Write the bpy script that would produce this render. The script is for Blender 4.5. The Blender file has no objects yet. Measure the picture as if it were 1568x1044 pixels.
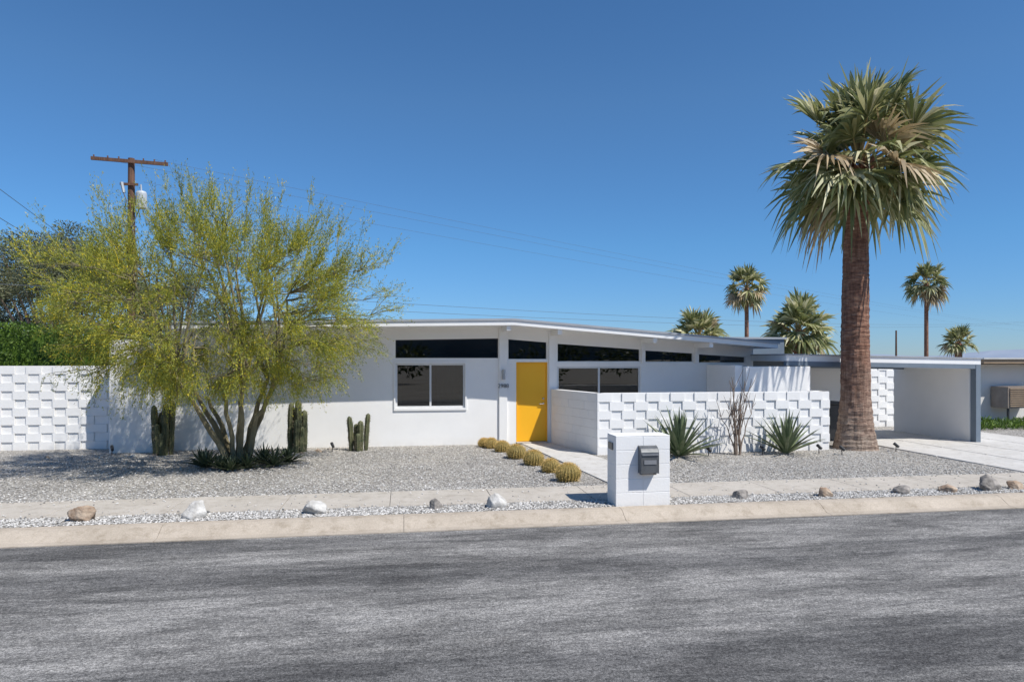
import bpy, math, random
import numpy as np
from mathutils import Vector, Matrix
rnd = random.Random(7)
rng = np.random.default_rng(7)
scene = bpy.context.scene
scene.view_settings.view_transform = 'Standard'
scene.view_settings.look = 'None'
scene.view_settings.exposure = 0

# ------------------------------------------------------------------ materials
def new_mat(name):
    m = bpy.data.materials.new(name); m.use_nodes = True
    nt = m.node_tree; b = nt.nodes['Principled BSDF']
    return m, nt, b

def coords(nt, stretch=(1,1,1), rotz=0):
    tc = nt.nodes.new('ShaderNodeTexCoord'); mp = nt.nodes.new('ShaderNodeMapping')
    mp.inputs['Scale'].default_value = stretch
    mp.inputs['Rotation'].default_value = (0,0,rotz)
    nt.links.new(tc.outputs['Object'], mp.inputs['Vector'])
    return mp.outputs['Vector']

def noise(nt, vec, scale, detail=4, rough=.55, dist=0):
    n = nt.nodes.new('ShaderNodeTexNoise')
    n.inputs['Scale'].default_value = scale; n.inputs['Detail'].default_value = detail
    n.inputs['Roughness'].default_value = rough; n.inputs['Distortion'].default_value = dist
    nt.links.new(vec, n.inputs['Vector'])
    return n.outputs['Fac']

def ramp(nt, fac, stops):
    r = nt.nodes.new('ShaderNodeValToRGB')
    els = r.color_ramp.elements
    while len(els) < len(stops): els.new(.5)
    for e, (p, c) in zip(els, stops):
        e.position = p; e.color = (*c, 1)
    nt.links.new(fac, r.inputs['Fac'])
    return r.outputs['Color']

def mixc(nt, fac, a, b, mode='MIX'):
    m = nt.nodes.new('ShaderNodeMix'); m.data_type = 'RGBA'; m.blend_type = mode
    for s, v in ((m.inputs[0], fac), (m.inputs[6], a), (m.inputs[7], b)):
        if isinstance(v, bpy.types.NodeSocket): nt.links.new(v, s)
        elif isinstance(v, (int, float)): s.default_value = v
        else: s.default_value = (*v, 1)
    return m.outputs[2]

def bump(nt, b, h, strength=.3, dist=.02):
    bp = nt.nodes.new('ShaderNodeBump')
    bp.inputs['Strength'].default_value = strength; bp.inputs['Distance'].default_value = dist
    nt.links.new(h, bp.inputs['Height']); nt.links.new(bp.outputs['Normal'], b.inputs['Normal'])

def nmat(name, c1, c2, scale=3, rough=.7, bs=40, bstr=.2, stretch=(1,1,1), metallic=0, dist=.01):
    m, nt, b = new_mat(name)
    v = coords(nt, stretch)
    f = noise(nt, v, scale, 6, .6)
    nt.links.new(ramp(nt, f, [(.32, c1), (.68, c2)]), b.inputs['Base Color'])
    b.inputs['Roughness'].default_value = rough; b.inputs['Metallic'].default_value = metallic
    if bstr > 0: bump(nt, b, noise(nt, v, bs, 4), bstr, dist)
    return m

def leafmat(name, stops, trans=.3, clump=1.2, rough=.55, lo=.62):
    m, nt, b = new_mat(name)
    g = nt.nodes.new('ShaderNodeNewGeometry')
    col = ramp(nt, g.outputs['Random Per Island'], stops)
    v = coords(nt)
    f = noise(nt, v, clump, 3)
    col = mixc(nt, 1.0, col, ramp(nt, f, [(.3, (lo,lo*1.05,lo)), (.7, (1.2,1.15,1.05))]), 'MULTIPLY')
    nt.links.new(col, b.inputs['Base Color']); b.inputs['Roughness'].default_value = rough
    t = nt.nodes.new('ShaderNodeBsdfTranslucent'); nt.links.new(col, t.inputs['Color'])
    mx = nt.nodes.new('ShaderNodeMixShader'); mx.inputs[0].default_value = trans
    out = nt.nodes['Material Output']
    nt.links.new(b.outputs[0], mx.inputs[1]); nt.links.new(t.outputs[0], mx.inputs[2])
    nt.links.new(mx.outputs[0], out.inputs['Surface'])
    return m

def stucco(name, base=(.88,.87,.85), low=(.66,.62,.56), bs=60, bstr=.25):
    m, nt, b = new_mat(name)
    v = coords(nt)
    f = noise(nt, v, 1.3, 6, .65)
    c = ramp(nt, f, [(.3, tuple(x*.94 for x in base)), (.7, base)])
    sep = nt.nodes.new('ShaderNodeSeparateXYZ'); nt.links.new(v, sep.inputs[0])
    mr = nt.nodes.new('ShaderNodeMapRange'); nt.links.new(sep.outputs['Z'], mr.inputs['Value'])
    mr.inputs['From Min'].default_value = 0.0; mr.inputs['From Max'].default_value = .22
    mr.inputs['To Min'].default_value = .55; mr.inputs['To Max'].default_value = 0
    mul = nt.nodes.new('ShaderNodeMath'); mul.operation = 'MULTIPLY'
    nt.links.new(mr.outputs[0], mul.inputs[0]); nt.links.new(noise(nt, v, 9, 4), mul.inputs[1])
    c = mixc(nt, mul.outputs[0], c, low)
    nt.links.new(c, b.inputs['Base Color']); b.inputs['Roughness'].default_value = .85
    bump(nt, b, noise(nt, v, bs, 5), bstr, .006)
    return m

M = {}
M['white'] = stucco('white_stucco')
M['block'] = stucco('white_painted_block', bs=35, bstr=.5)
M['trim'] = nmat('white_trim', (.82,.815,.8), (.87,.865,.85), 2, .6, 30, .05)
M['cap'] = nmat('roof_edge_metal', (.33,.35,.38), (.4,.42,.45), 2, .45, 30, .05)
M['roofing'] = nmat('roof_membrane', (.5,.5,.49), (.6,.6,.58), 2, .8)
M['slate'] = nmat('slate_blue_paint', (.15,.19,.235), (.18,.22,.265), 2, .6, 40, .05)
M['door'] = nmat('yellow_door_paint', (.95,.47,.012), (.97,.50,.018), 1.5, .4, 50, .03)
M['steel'] = nmat('brushed_metal', (.45,.45,.46), (.55,.55,.56), 8, .35, 40, .05, metallic=.8)
M['mailbox'] = nmat('mailbox_grey', (.1,.105,.11), (.15,.155,.16), 8, .4, 40, .05, metallic=.3)
M['dark'] = nmat('dark_plastic', (.02,.021,.023), (.035,.035,.037), 5, .5, 40, .05)
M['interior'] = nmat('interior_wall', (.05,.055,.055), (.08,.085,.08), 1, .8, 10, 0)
M['curtain'] = nmat('curtain_cloth', (.42,.45,.45), (.52,.55,.54), 6, .9, 10, 0)
M['alum'] = nmat('aluminium_frame', (.62,.63,.63), (.7,.7,.7), 4, .4, 10, 0)
M['wood'] = nmat('weathered_pole_wood', (.09,.045,.028), (.19,.10,.065), 3, .85, 30, .4, (6,6,.6))
M['wire'] = nmat('wire', (.10,.11,.12), (.13,.14,.15), 1, .6, 10, 0)
M['xfmr'] = nmat('transformer_grey', (.4,.43,.46), (.5,.53,.56), 2, .5, 10, 0)
M['tan'] = nmat('tan_trim', (.28,.2,.13), (.36,.26,.17), 3, .7)
M['neigh'] = stucco('neighbour_stucco', (.70,.69,.66))
M['ac'] = nmat('cooler_metal', (.24,.19,.155), (.34,.28,.23), 3, .6)

def glass():
    m, nt, b = new_mat('window_glass')
    nt.nodes.remove(b)
    out = nt.nodes['Material Output']
    tr = nt.nodes.new('ShaderNodeBsdfTransparent'); tr.inputs[0].default_value = (.30,.34,.34,1)
    gl = nt.nodes.new('ShaderNodeBsdfGlossy'); gl.inputs['Roughness'].default_value = .01
    gl.inputs[0].default_value = (1,1,1,1)
    v = coords(nt); bp = nt.nodes.new('ShaderNodeBump'); bp.inputs['Strength'].default_value=.03; bp.inputs['Distance'].default_value=.02
    nt.links.new(noise(nt, v, 1.3, 1), bp.inputs['Height']); nt.links.new(bp.outputs[0], gl.inputs['Normal'])
    fr = nt.nodes.new('ShaderNodeFresnel'); fr.inputs[0].default_value = 1.9
    mx = nt.nodes.new('ShaderNodeMixShader')
    nt.links.new(fr.outputs[0], mx.inputs[0]); nt.links.new(tr.outputs[0], mx.inputs[1]); nt.links.new(gl.outputs[0], mx.inputs[2])
    nt.links.new(mx.outputs[0], out.inputs['Surface'])
    return m
M['glass'] = glass()

def gravel_mat():
    m, nt, b = new_mat('grey_gravel')
    v = coords(nt)
    vo = nt.nodes.new('ShaderNodeTexVoronoi'); vo.inputs['Scale'].default_value = 34
    nt.links.new(v, vo.inputs['Vector'])
    sp = nt.nodes.new('ShaderNodeSeparateColor'); nt.links.new(vo.outputs['Color'], sp.inputs[0])
    c = ramp(nt, sp.outputs[0], [(0, (.25,.24,.225)), (.35, (.43,.415,.39)), (.7, (.58,.56,.53)), (1, (.82,.79,.74))])
    d = ramp(nt, vo.outputs['Distance'], [(.25, (1,1,1)), (.62, (.44,.42,.39))])
    c = mixc(nt, 1.0, c, d, 'MULTIPLY')
    big = ramp(nt, noise(nt, v, .55, 5, .6), [(.3, (.86,.86,.87)), (.7, (1.12,1.1,1.07))])
    c = mixc(nt, 1.0, c, big, 'MULTIPLY')
    nt.links.new(c, b.inputs['Base Color']); b.inputs['Roughness'].default_value = .9
    iv = nt.nodes.new('ShaderNodeMath'); iv.operation = 'SUBTRACT'; iv.inputs[0].default_value = 1
    nt.links.new(vo.outputs['Distance'], iv.inputs[1])
    bump(nt, b, iv.outputs[0], .7, .018)
    return m
M['gravel'] = gravel_mat()

def pebble_mat():
    m, nt, b = new_mat('pebble')
    g = nt.nodes.new('ShaderNodeNewGeometry')
    c = ramp(nt, g.outputs['Random Per Island'], [(0, (.2,.19,.18)), (.4, (.42,.405,.38)), (.8, (.58,.56,.53)), (1, (.76,.73,.69))])
    nt.links.new(c, b.inputs['Base Color']); b.inputs['Roughness'].default_value = .9
    return m
M['pebble'] = pebble_mat()

def asphalt_mat():
    m, nt, b = new_mat('asphalt')
    v1 = coords(nt, (.4, 1.3, 1), .05); v2 = coords(nt); v3 = coords(nt, (.6, 3.2, 1), .03); v4 = coords(nt,(.035,.62,1), .02); v5 = coords(nt,(.8,1.4,1))
    c = ramp(nt, noise(nt, v1, 1.2, 12, .8, .3), [(.40, (.125,.123,.122)), (.48, (.175,.173,.170)), (.56, (.245,.241,.236)), (.7, (.28,.276,.27))])
    c = mixc(nt, 1.0, c, ramp(nt, noise(nt, v3, 3.2, 10, .8, .4), [(.38, (.66,.66,.67)), (.5, (1,1,1)), (.62, (1.16,1.15,1.14))]), 'MULTIPLY')
    c = mixc(nt, 1.0, c, ramp(nt, noise(nt, v4, 1.9, 5, .6), [(.42, (.66,.66,.67)), (.54, (1.16,1.15,1.14))]), 'MULTIPLY')
    c = mixc(nt, 1.0, c, ramp(nt, noise(nt, v5, 16, 8, .85), [(.38, (.64,.64,.64)), (.62, (1.36,1.35,1.34))]), 'MULTIPLY')
    c = mixc(nt, 1.0, c, ramp(nt, noise(nt, v2, 42, 2, .8), [(.34, (.55,.55,.55)), (.66, (1.46,1.45,1.43))]), 'MULTIPLY')
    c = mixc(nt, 1.0, c, ramp(nt, noise(nt, v2, 110, 1, .8), [(.34, (.6,.6,.6)), (.66, (1.4,1.39,1.37))]), 'MULTIPLY')
    nt.links.new(c, b.inputs['Base Color']); b.inputs['Roughness'].default_value = .92
    b.inputs['Specular IOR Level'].default_value = .2
    bump(nt, b, noise(nt, v2, 90, 3, .7), .6, .01)
    return m
M['asphalt'] = asphalt_mat()

def concrete(name, a, c2):
    m, nt, b = new_mat(name)
    v = coords(nt)
    c = ramp(nt, noise(nt, v, 1.2, 9, .75), [(.3, a), (.7, c2)])
    c = mixc(nt, 1.0, c, ramp(nt, noise(nt, v, 70, 3, .7), [(.3, (.82,.82,.82)), (.7, (1.12,1.12,1.12))]), 'MULTIPLY')
    c = mixc(nt, 1.0, c, ramp(nt, noise(nt, v, 6, 6, .75), [(.34, (.8,.78,.75)), (.5, (1.02,1.02,1.02))]), 'MULTIPLY')
    nt.links.new(c, b.inputs['Base Color']); b.inputs['Roughness'].default_value = .85
    bump(nt, b, noise(nt, v, 60, 4), .3, .006)
    return m
M['conc'] = concrete('sidewalk_concrete', (.44,.395,.335), (.56,.51,.445))
M['curb'] = concrete('curb_concrete', (.38,.32,.25), (.54,.465,.38))
M['drive'] = concrete('driveway_concrete', (.52,.50,.465), (.64,.615,.58))
M['earth'] = nmat('desert_ground', (.24,.21,.17), (.34,.3,.25), .3, .95, 20, .4)

M['pv_leaf'] = leafmat('palo_verde_leaf', [(0,(.19,.23,.05)), (.4,(.34,.38,.065)), (.8,(.50,.50,.08)), (.91,(.74,.60,.04)), (1,(.88,.68,.035))], .38, 1.1, .55, .68)
M['pv_bark'] = nmat('palo_verde_bark', (.13,.11,.06), (.28,.24,.14), 5, .8, 40, .4, (1,1,.4))
M['olive'] = leafmat('olive_leaf', [(0,(.08,.10,.055)), (.6,(.17,.19,.10)), (1,(.27,.27,.17))], .25, .8)
M['hedge'] = leafmat('hedge_leaf', [(0,(.05,.10,.015)), (.6,(.11,.20,.025)), (1,(.2,.30,.045))], .3, 2.2)
M['green'] = leafmat('green_leaf', [(0,(.05,.075,.02)), (.6,(.1,.13,.04)), (1,(.17,.19,.07))], .2, .5)
M['palm'] = leafmat('palm_frond', [(0,(.12,.15,.055)), (.45,(.27,.29,.12)), (.78,(.48,.47,.25)), (1,(.74,.69,.48))], .3, 1.5, .5, .8)
M['palm_dry'] = leafmat('palm_frond_dry', [(0,(.34,.25,.14)), (1,(.62,.50,.34))], .2, 1.5)
M['palm_stem'] = nmat('palm_petiole', (.28,.24,.09), (.48,.34,.15), 4, .6)
M['boot'] = nmat('palm_boot', (.14,.05,.028), (.32,.14,.075), 6, .85, 30, .5)
M['cactus'] = nmat('cactus_skin', (.06,.075,.035), (.13,.13,.06), 6, .7, 50, .3)
M['barrel'] = nmat('barrel_skin', (.16,.13,.035), (.26,.19,.05), 8, .7, 50, .3)
M['spine'] = nmat('golden_spine', (.60,.40,.11), (.78,.56,.22), 20, .6, 10, 0)
M['spine2'] = nmat('pale_spine', (.25,.2,.14), (.36,.3,.2), 20, .6, 10, 0)
M['agave'] = nmat('agave_leaf', (.10,.14,.065), (.2,.24,.13), 5, .5, 30, .1)
M['aloe'] = nmat('aloe_leaf', (.04,.06,.027), (.09,.115,.055), 6, .5, 30, .1)
M['twig'] = nmat('bare_twig', (.16,.12,.09), (.3,.23,.18), 6, .85, 30, .3)
M['rockw'] = nmat('white_rock', (.36,.34,.31), (.70,.68,.64), 7, .9, 25, .8, dist=.02)
M['rockt'] = nmat('tan_rock', (.22,.13,.08), (.55,.44,.33), 7, .9, 25, .8, dist=.02)
M['rockg'] = nmat('grey_rock', (.12,.11,.1), (.42,.38,.34), 7, .9, 25, .8, dist=.02)
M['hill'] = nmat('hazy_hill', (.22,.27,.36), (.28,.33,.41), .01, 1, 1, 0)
M['mount'] = nmat('bare_mountain', (.16,.15,.14), (.30,.28,.26), .01, 1, 1, 0)

def palm_trunk_mat():
    m, nt, b = new_mat('palm_trunk_bark')
    v = coords(nt, (3, 3, 14)); v2 = coords(nt); v3 = coords(nt, (9,9,1.2))
    c = ramp(nt, noise(nt, v, 1.5, 7, .7), [(.3, (.11,.045,.03)), (.5, (.28,.14,.09)), (.72, (.46,.29,.20))])
    c2 = ramp(nt, noise(nt, v, 1.5, 7, .7), [(.3, (.18,.12,.09)), (.7, (.52,.41,.32))])
    sep = nt.nodes.new('ShaderNodeSeparateXYZ'); nt.links.new(v2, sep.inputs[0])
    ad = nt.nodes.new('ShaderNodeMath'); ad.operation='MULTIPLY_ADD'
    nt.links.new(noise(nt, v2, 2.5, 4), ad.inputs[0]); ad.inputs[1].default_value = 2.2; nt.links.new(sep.outputs['Z'], ad.inputs[2])
    mr = nt.nodes.new('ShaderNodeMapRange'); nt.links.new(ad.outputs[0], mr.inputs['Value'])
    mr.inputs['From Min'].default_value = 1.2; mr.inputs['From Max'].default_value = 3.4
    c = mixc(nt, mr.outputs[0], c2, c)
    c = mixc(nt, 1.0, c, ramp(nt, noise(nt, v3, 2, 5, .7), [(.38, (.6,.57,.55)), (.55, (1.05,1.05,1.05))]), 'MULTIPLY')
    nt.links.new(c, b.inputs['Base Color']); b.inputs['Roughness'].default_value = .9
    bump(nt, b, noise(nt, v, 2.2, 6, .7), 1.0, .05)
    return m
M['trunk'] = palm_trunk_mat()

# ------------------------------------------------------------------ mesh builder
class MB:
    def __init__(s, *mats):
        s.V = []; s.n = 0; s.F = []; s.I = []; s.mats = list(mats)
    def mi(s, m):
        if m not in s.mats: s.mats.append(m)
        return s.mats.index(m)
    def add(s, verts, faces, m):
        i = s.mi(m); o = s.n
        verts = np.asarray(verts, float).reshape(-1, 3)
        s.V.append(verts); s.n += len(verts)
        for f in faces:
            s.F.append([o+k for k in f]); s.I.append(i)
    def addnp(s, verts, k, m):
        i = s.mi(m); o = s.n
        verts = verts.reshape(-1, 3); s.V.append(verts); s.n += len(verts)
        fs = (np.arange(len(verts)).reshape(-1, k)+o).tolist()
        s.F += fs; s.I += [i]*len(fs)
    def hexa(s, p, m):
        s.add(p, [(3,2,1,0),(4,5,6,7),(0,1,5,4),(1,2,6,5),(2,3,7,6),(3,0,4,7)], m)
    def box(s, x0,y0,z0,x1,y1,z1, m):
        s.hexa([(x0,y0,z0),(x1,y0,z0),(x1,y1,z0),(x0,y1,z0),(x0,y0,z1),(x1,y0,z1),(x1,y1,z1),(x0,y1,z1)], m)
    def slab(s, x0,x1,y0,y1, zb0,zb1,zt0,zt1, m):
        s.hexa([(x0,y0,zb0),(x1,y0,zb1),(x1,y1,zb1),(x0,y1,zb0),(x0,y0,zt0),(x1,y0,zt1),(x1,y1,zt1),(x0,y1,zt0)], m)
    def tube(s, pts, rad, m, k=6):
        pts = np.asarray(pts, float); n = len(pts)
        if np.isscalar(rad): rad = [rad]*n
        t = np.gradient(pts, axis=0); t /= (np.linalg.norm(t, axis=1)[:,None]+1e-9)
        ref = np.array([0,0,1.]) if abs(t[0][2]) < .8 else np.array([1.,0,0])
        vs = []; a = np.arange(k)*2*math.pi/k
        for i in range(n):
            u = np.cross(t[i], ref); u /= np.linalg.norm(u)+1e-9; w = np.cross(t[i], u)
            vs.append(pts[i]+rad[i]*(np.cos(a)[:,None]*u+np.sin(a)[:,None]*w))
        fs = []
        for i in range(n-1):
            for j in range(k):
                fs.append((i*k+j, i*k+(j+1)%k, (i+1)*k+(j+1)%k, (i+1)*k+j))
        fs.append(tuple(range(k))[::-1]); fs.append(tuple((n-1)*k+j for j in range(k)))
        s.add(np.vstack(vs), fs, m)
    def lathe(s, c, prof, m, k=20, fn=None):
        vs = []
        for (r, z) in prof:
            for j in range(k):
                a = j*2*math.pi/k; rr = r*(fn(a, z) if fn else 1)
                vs.append((c[0]+rr*math.cos(a), c[1]+rr*math.sin(a), c[2]+z))
        n = len(prof); fs = []
        for i in range(n-1):
            for j in range(k): fs.append((i*k+j, i*k+(j+1)%k, (i+1)*k+(j+1)%k, (i+1)*k+j))
        fs.append(tuple(range(k))[::-1]); fs.append(tuple((n-1)*k+j for j in range(k)))
        s.add(vs, fs, m)
    def obj(s, name, parent=None, smooth=False, bevel=0):
        me = bpy.data.meshes.new(name)
        V = np.vstack(s.V)
        me.from_pydata(V.tolist(), [], s.F)
        for m in s.mats: me.materials.append(M[m])
        me.polygons.foreach_set('material_index', s.I)
        if smooth: me.polygons.foreach_set('use_smooth', [True]*len(me.polygons))
        me.update()
        o = bpy.data.objects.new(name, me); scene.collection.objects.link(o)
        if parent: o.parent = parent
        if bevel:
            bv = o.modifiers.new('bevel', 'BEVEL'); bv.width = bevel; bv.segments = 2; bv.limit_method = 'ANGLE'
        return o

def empty(name):
    o = bpy.data.objects.new(name, None); scene.collection.objects.link(o); return o

def unit(a): return a/(np.linalg.norm(a, axis=-1, keepdims=True)+1e-9)

def leaves(C, D, L, W):
    N = len(C); D = unit(D); r = unit(rng.normal(size=(N,3))); S = unit(np.cross(D, r))
    L = np.broadcast_to(np.asarray(L, float), (N,))[:,None]; W = np.broadcast_to(np.asarray(W, float), (N,))[:,None]
    return np.stack([C, C+D*L*.45+S*W*.5, C+D*L, C+D*L*.45-S*W*.5], 1)

# ------------------------------------------------------------------ ground, road, paths
KY = 9.2
g = MB()
prof = [(-3000,-.13),(KY,-.13),(KY,0),(14,0),(60,0),(5000,0)]
xs = [-4000,-40,40,5000]
vs = [(x,y,z) for x in xs for (y,z) in prof]; n = len(prof)
g.add(vs, [(i*n+j,(i+1)*n+j,(i+1)*n+j+1,i*n+j+1) for i in range(3) for j in range(n-1)], 'earth')
g.obj('ground')

r = MB()
xr = np.linspace(-200, 200, 9)
vs = [(x,y,-.12) for x in xr for y in (-4.2, 8.93)]
r.add(vs, [(2*i,2*i+2,2*i+3,2*i+1) for i in range(8)], 'asphalt'); r.obj('road')

nx, ny = 180, 44
X = np.linspace(-30, 34, nx); Y = np.linspace(KY+.03, 24, ny)
def yz(x, y): return .008 + .006*math.sin(x*1.7+y*.9)*math.sin(y*2.1-x*.6)
gy = MB(); gy.add([(x,y,yz(x,y)) for x in X for y in Y],
   [(i*ny+j,(i+1)*ny+j,(i+1)*ny+j+1,i*ny+j+1) for i in range(nx-1) for j in range(ny-1)], 'gravel')
N = 34000
px = np.concatenate([rng.uniform(-9, 12, N//2), rng.uniform(-9,12,N//2)])
py = np.concatenate([rng.uniform(KY+.13, 9.83, N//2), 10.93+rng.random(N//2)**1.5*5.5])
ns = 500; px = np.concatenate([px, rng.uniform(-9,11,ns)]); py = np.concatenate([py, np.where(rng.random(ns)<.5, 9.84+rng.random(ns)**2*.5, 10.9-rng.random(ns)**2*.4)])
ok = ~((px>2.9)&(px<4.5)&(py>10.9)) & ~((px>2.95)&(px<3.8)&(py<9.8)) & ~((px>11.2)) 
px, py = px[ok], py[ok]; N = len(px)
s = rng.uniform(.007, .019, N)[:,None]
base = np.array([[1,0,0],[0,1,0],[-1,0,0],[0,-1,0],[0,0,.7],[0,0,-.7]])
P = np.stack([px, py, np.where((py>9.84)&(py<10.9),.034,.016)], 1)
ang = rng.uniform(0, 6.28, N); ca, sa = np.cos(ang), np.sin(ang)
vv = base[None]*rng.uniform(.7,1.3,(N,6,1))
vv[:,:,0] *= rng.uniform(.8,1.5,(N,1))
vr = np.stack([vv[:,:,0]*ca[:,None]-vv[:,:,1]*sa[:,None], vv[:,:,0]*sa[:,None]+vv[:,:,1]*ca[:,None], vv[:,:,2]], 2)
VV = (P[:,None]+vr*s[:,None]).reshape(-1,3)
tri = np.array([(0,1,4),(1,2,4),(2,3,4),(3,0,4),(1,0,5),(2,1,5),(3,2,5),(0,3,5)])
o = gy.n; mi = gy.mi('pebble'); gy.V.append(VV); gy.n += len(VV)
fs = (tri[None]+np.arange(N)[:,None,None]*6+o).reshape(-1,3).tolist(); gy.F += fs; gy.I += [mi]*len(fs)
gy.obj('gravel_yard')

cb = MB()
x = -30
while x < 40:
    x1 = x+3.0
    pr = [(8.86,-.22),(8.86,-.108),(8.98,-.098),(9.06,-.05),(9.13,-.005),(9.2,.014),(9.31,.018),(9.31,-.22)]
    k = len(pr); vs = [(x+.003,a,b) for a,b in pr]+[(x1-.003,a,b) for a,b in pr]
    cb.add(vs, [(j,j+1,k+j+1,k+j) for j in range(k-1)]+[(k-1,0,k,2*k-1), tuple(range(k)), tuple(range(2*k-1,k-1,-1))], 'curb')
    x = x1
cb.obj('curb')

sw = MB(); x = -30.2
while x < 11.2:
    sw.box(x+.004, 9.84, -.08, x+1.496, 10.9, .026, 'conc'); x += 1.5
sw.obj('sidewalk', bevel=.005)
wk = MB()
ys = [10.91, 12.3, 13.8, 15.2, 16.68]
def wl(y): return 3.42-(y-10.9)*.095
def wr(y): return 4.48-(y-10.9)*.125 if y < 14.5 else 4.03-(y-14.5)*.2
for a, b in zip(ys[:-1], ys[1:]):
    a2, b2 = a+.006, b-.006
    wk.hexa([(wl(a2),a2,-.05),(wr(a2),a2,-.05),(wr(b2),b2,-.05),(wl(b2),b2,-.05),(wl(a2),a2,.03),(wr(a2),a2,.03),(wr(b2),b2,.03),(wl(b2),b2,.03)], 'drive')
wk.obj('walkway', bevel=.006)
dw = MB()
for i in range(7):
    for j in range(4):
        y0 = 9.33+i*1.25; x0 = 11.3+j*1.25
        if y0 > 17.5: continue
        dw.box(x0+.02, y0+.02, -.08, x0+1.23, y0+1.23, .03, 'drive')
for j in range(6):
    dw.box(16.34+j*1.5, 9.84, -.08, 16.34+j*1.5+1.49, 10.9, .027, 'conc')
dw.obj('driveway', bevel=.008)

# ------------------------------------------------------------------ house
H = empty('mid_century_house')
FY = 16.7; T = .16
PX, PZ = 2.55, 3.03
def zt(x): return PZ-(x-PX)*.079 if x > PX else PZ-(PX-x)*.018
TH = .13
def zu(x): return zt(x)-TH+.01
w = MB()
def pan(x0,x1,zb0,zb1,zt0,zt1): w.slab(x0,x1,FY,FY+T,zb0,zb1,zt0,zt1,'white')
def full(x0,x1): pan(x0,x1,0,0,zu(x0),zu(x1))
def head(x0,x1,a,b): pan(x0,x1,a,b,zu(x0),zu(x1))
full(-5.25,-.2)
pan(-.2,1.48,0,0,.92,.92); pan(1.48,2.30,0,0,2.0,2.0); pan(-.2,2.30,2.0,2.0,2.13,2.13); head(-.2,2.30,2.565,2.616)
full(2.30,2.54)
pan(2.54,2.75,0,0,2.03,2.03); pan(2.54,3.54,2.03,2.03,2.09,2.09); head(2.54,3.54,2.617,2.54)
full(3.54,3.79)
pan(3.79,5.97,0,0,.92,.92); pan(3.79,5.97,1.92,1.92,2.03,2.03); head(3.79,5.97,2.51,2.367)
full(5.97,6.09)
pan(6.09,7.40,0,0,2.02,2.02); head(6.09,7.40,2.345,2.27)
full(7.40,7.54)
pan(7.54,8.85,0,0,2.0,2.0); head(7.54,8.85,2.25,2.175)
full(8.85,9.05)
w.slab(8.9,9.05,FY+T,25,0,0,zu(8.9),zu(9.05),'white')
w.slab(-5.25,-5.1,FY+T,25,0,0,zu(-5.25),zu(-5.1),'white')
w.slab(-5.25,PX,25,25.15,0,0,zu(-5.25),zu(PX),'white'); w.slab(PX,9.05,25,25.15,0,0,zu(PX),zu(9.05),'white')
w.obj('walls', H)
p = MB()
for x0,x1 in ((2.32,2.52),(3.57,3.76),(5.985,6.075),(7.42,7.52)):
    p.slab(x0,x1,FY-.05,FY-.002,(0.03 if x1<4 else 2.0),(0.03 if x1<4 else 2.0),zt(x0)-TH,zt(x1)-TH,'trim')
p.obj('posts', H, bevel=.004)
lw = MB(); lw.box(-6.5,16.45,0,-5.32,18.5,2.54,'white'); lw.obj('end_wall', H, bevel=.015)
ro = MB()
RF, RB = 15.76, 25.8
ro.slab(-5.55,PX,RF,RB,zt(-5.55)-TH,PZ-TH,zt(-5.55),PZ,'trim')
ro.slab(PX,9.2,RF,RB,PZ-TH,zt(9.2)-TH,PZ,zt(9.2),'trim')
ro.obj('roof_slab', H)
rc = MB()
for a,b in ((-5.6,PX),(PX,9.25)):
    rc.slab(a,b,RF-.025,RB+.02,zt(a)+.002,zt(b)+.002,zt(a)+.025,zt(b)+.025,'cap')
    rc.slab(a,b,RF-.025,RF-.003,zt(a)-.022,zt(b)-.022,zt(a)+.002,zt(b)+.002,'cap')
rc.obj('roof_edge', H)
be = MB()
for x in (2.43,3.66,6.03,7.47,-.9,-3.2):
    be.slab(x-.05,x+.05,RF+.06,FY-.06,zt(x)-TH-.12,zt(x)-TH-.12,zt(x)-TH-.001,zt(x)-TH-.001,'trim')
be.obj('beams', H)
sc = MB(); sc.box(9.45,19,0,11.3,23,2.7,'slate'); sc.box(9.4,18.95,2.702,11.35,23,2.76,'cap')
sc.box(9.06,17.9,0,10.6,19,2.25,'slate')
sc.obj('rear_wing', H)
it = MB()
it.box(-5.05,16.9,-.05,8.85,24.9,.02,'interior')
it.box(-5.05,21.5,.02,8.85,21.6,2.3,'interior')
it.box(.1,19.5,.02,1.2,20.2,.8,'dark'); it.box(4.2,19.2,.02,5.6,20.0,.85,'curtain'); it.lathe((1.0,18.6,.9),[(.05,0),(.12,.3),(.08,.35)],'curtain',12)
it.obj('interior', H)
gm = MB(); fm = MB(); cm = MB()
def window(x0,x1,zb,zt0,zt1,div=(),fw=.035, fr='trim'):
    gm.slab(x0,x1,FY+.07,FY+.076,zb,zb,zt0,zt1,'glass')
    y0,y1 = FY+.03,FY+.1
    def fb(a,b,c,d,e,f): fm.slab(a,b,y0,y1,c,d,e,f,fr)
    fb(x0,x1,zb,zb,zb+fw,zb+fw); fb(x0,x1,zt0-fw,zt1-fw,zt0,zt1)
    sl = (zt1-zt0)/(x1-x0)
    def vz(x): return zt0+(x-x0)*sl-fw
    for xc in [x0+fw/2,x1-fw/2]+[x0+(x1-x0)*d for d in div]:
        fb(xc-fw/2,xc+fw/2,zb+fw,zb+fw,vz(xc-fw/2),vz(xc+fw/2))
window(-.2,2.30,2.13,2.565,2.616,(),.02,'dark')
window(2.54,3.54,2.09,2.617,2.54,(),.02)
window(3.79,5.97,2.03,2.51,2.367,(),.02)
window(6.09,7.40,2.02,2.345,2.27,(),.02)
window(7.54,8.85,2.0,2.25,2.175,(),.02)
window(-.2,1.48,.92,2.0,2.0,(.5,),.045,'alum')
window(3.79,5.97,.92,1.92,1.92,(.5,),.045,'alum')
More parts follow.
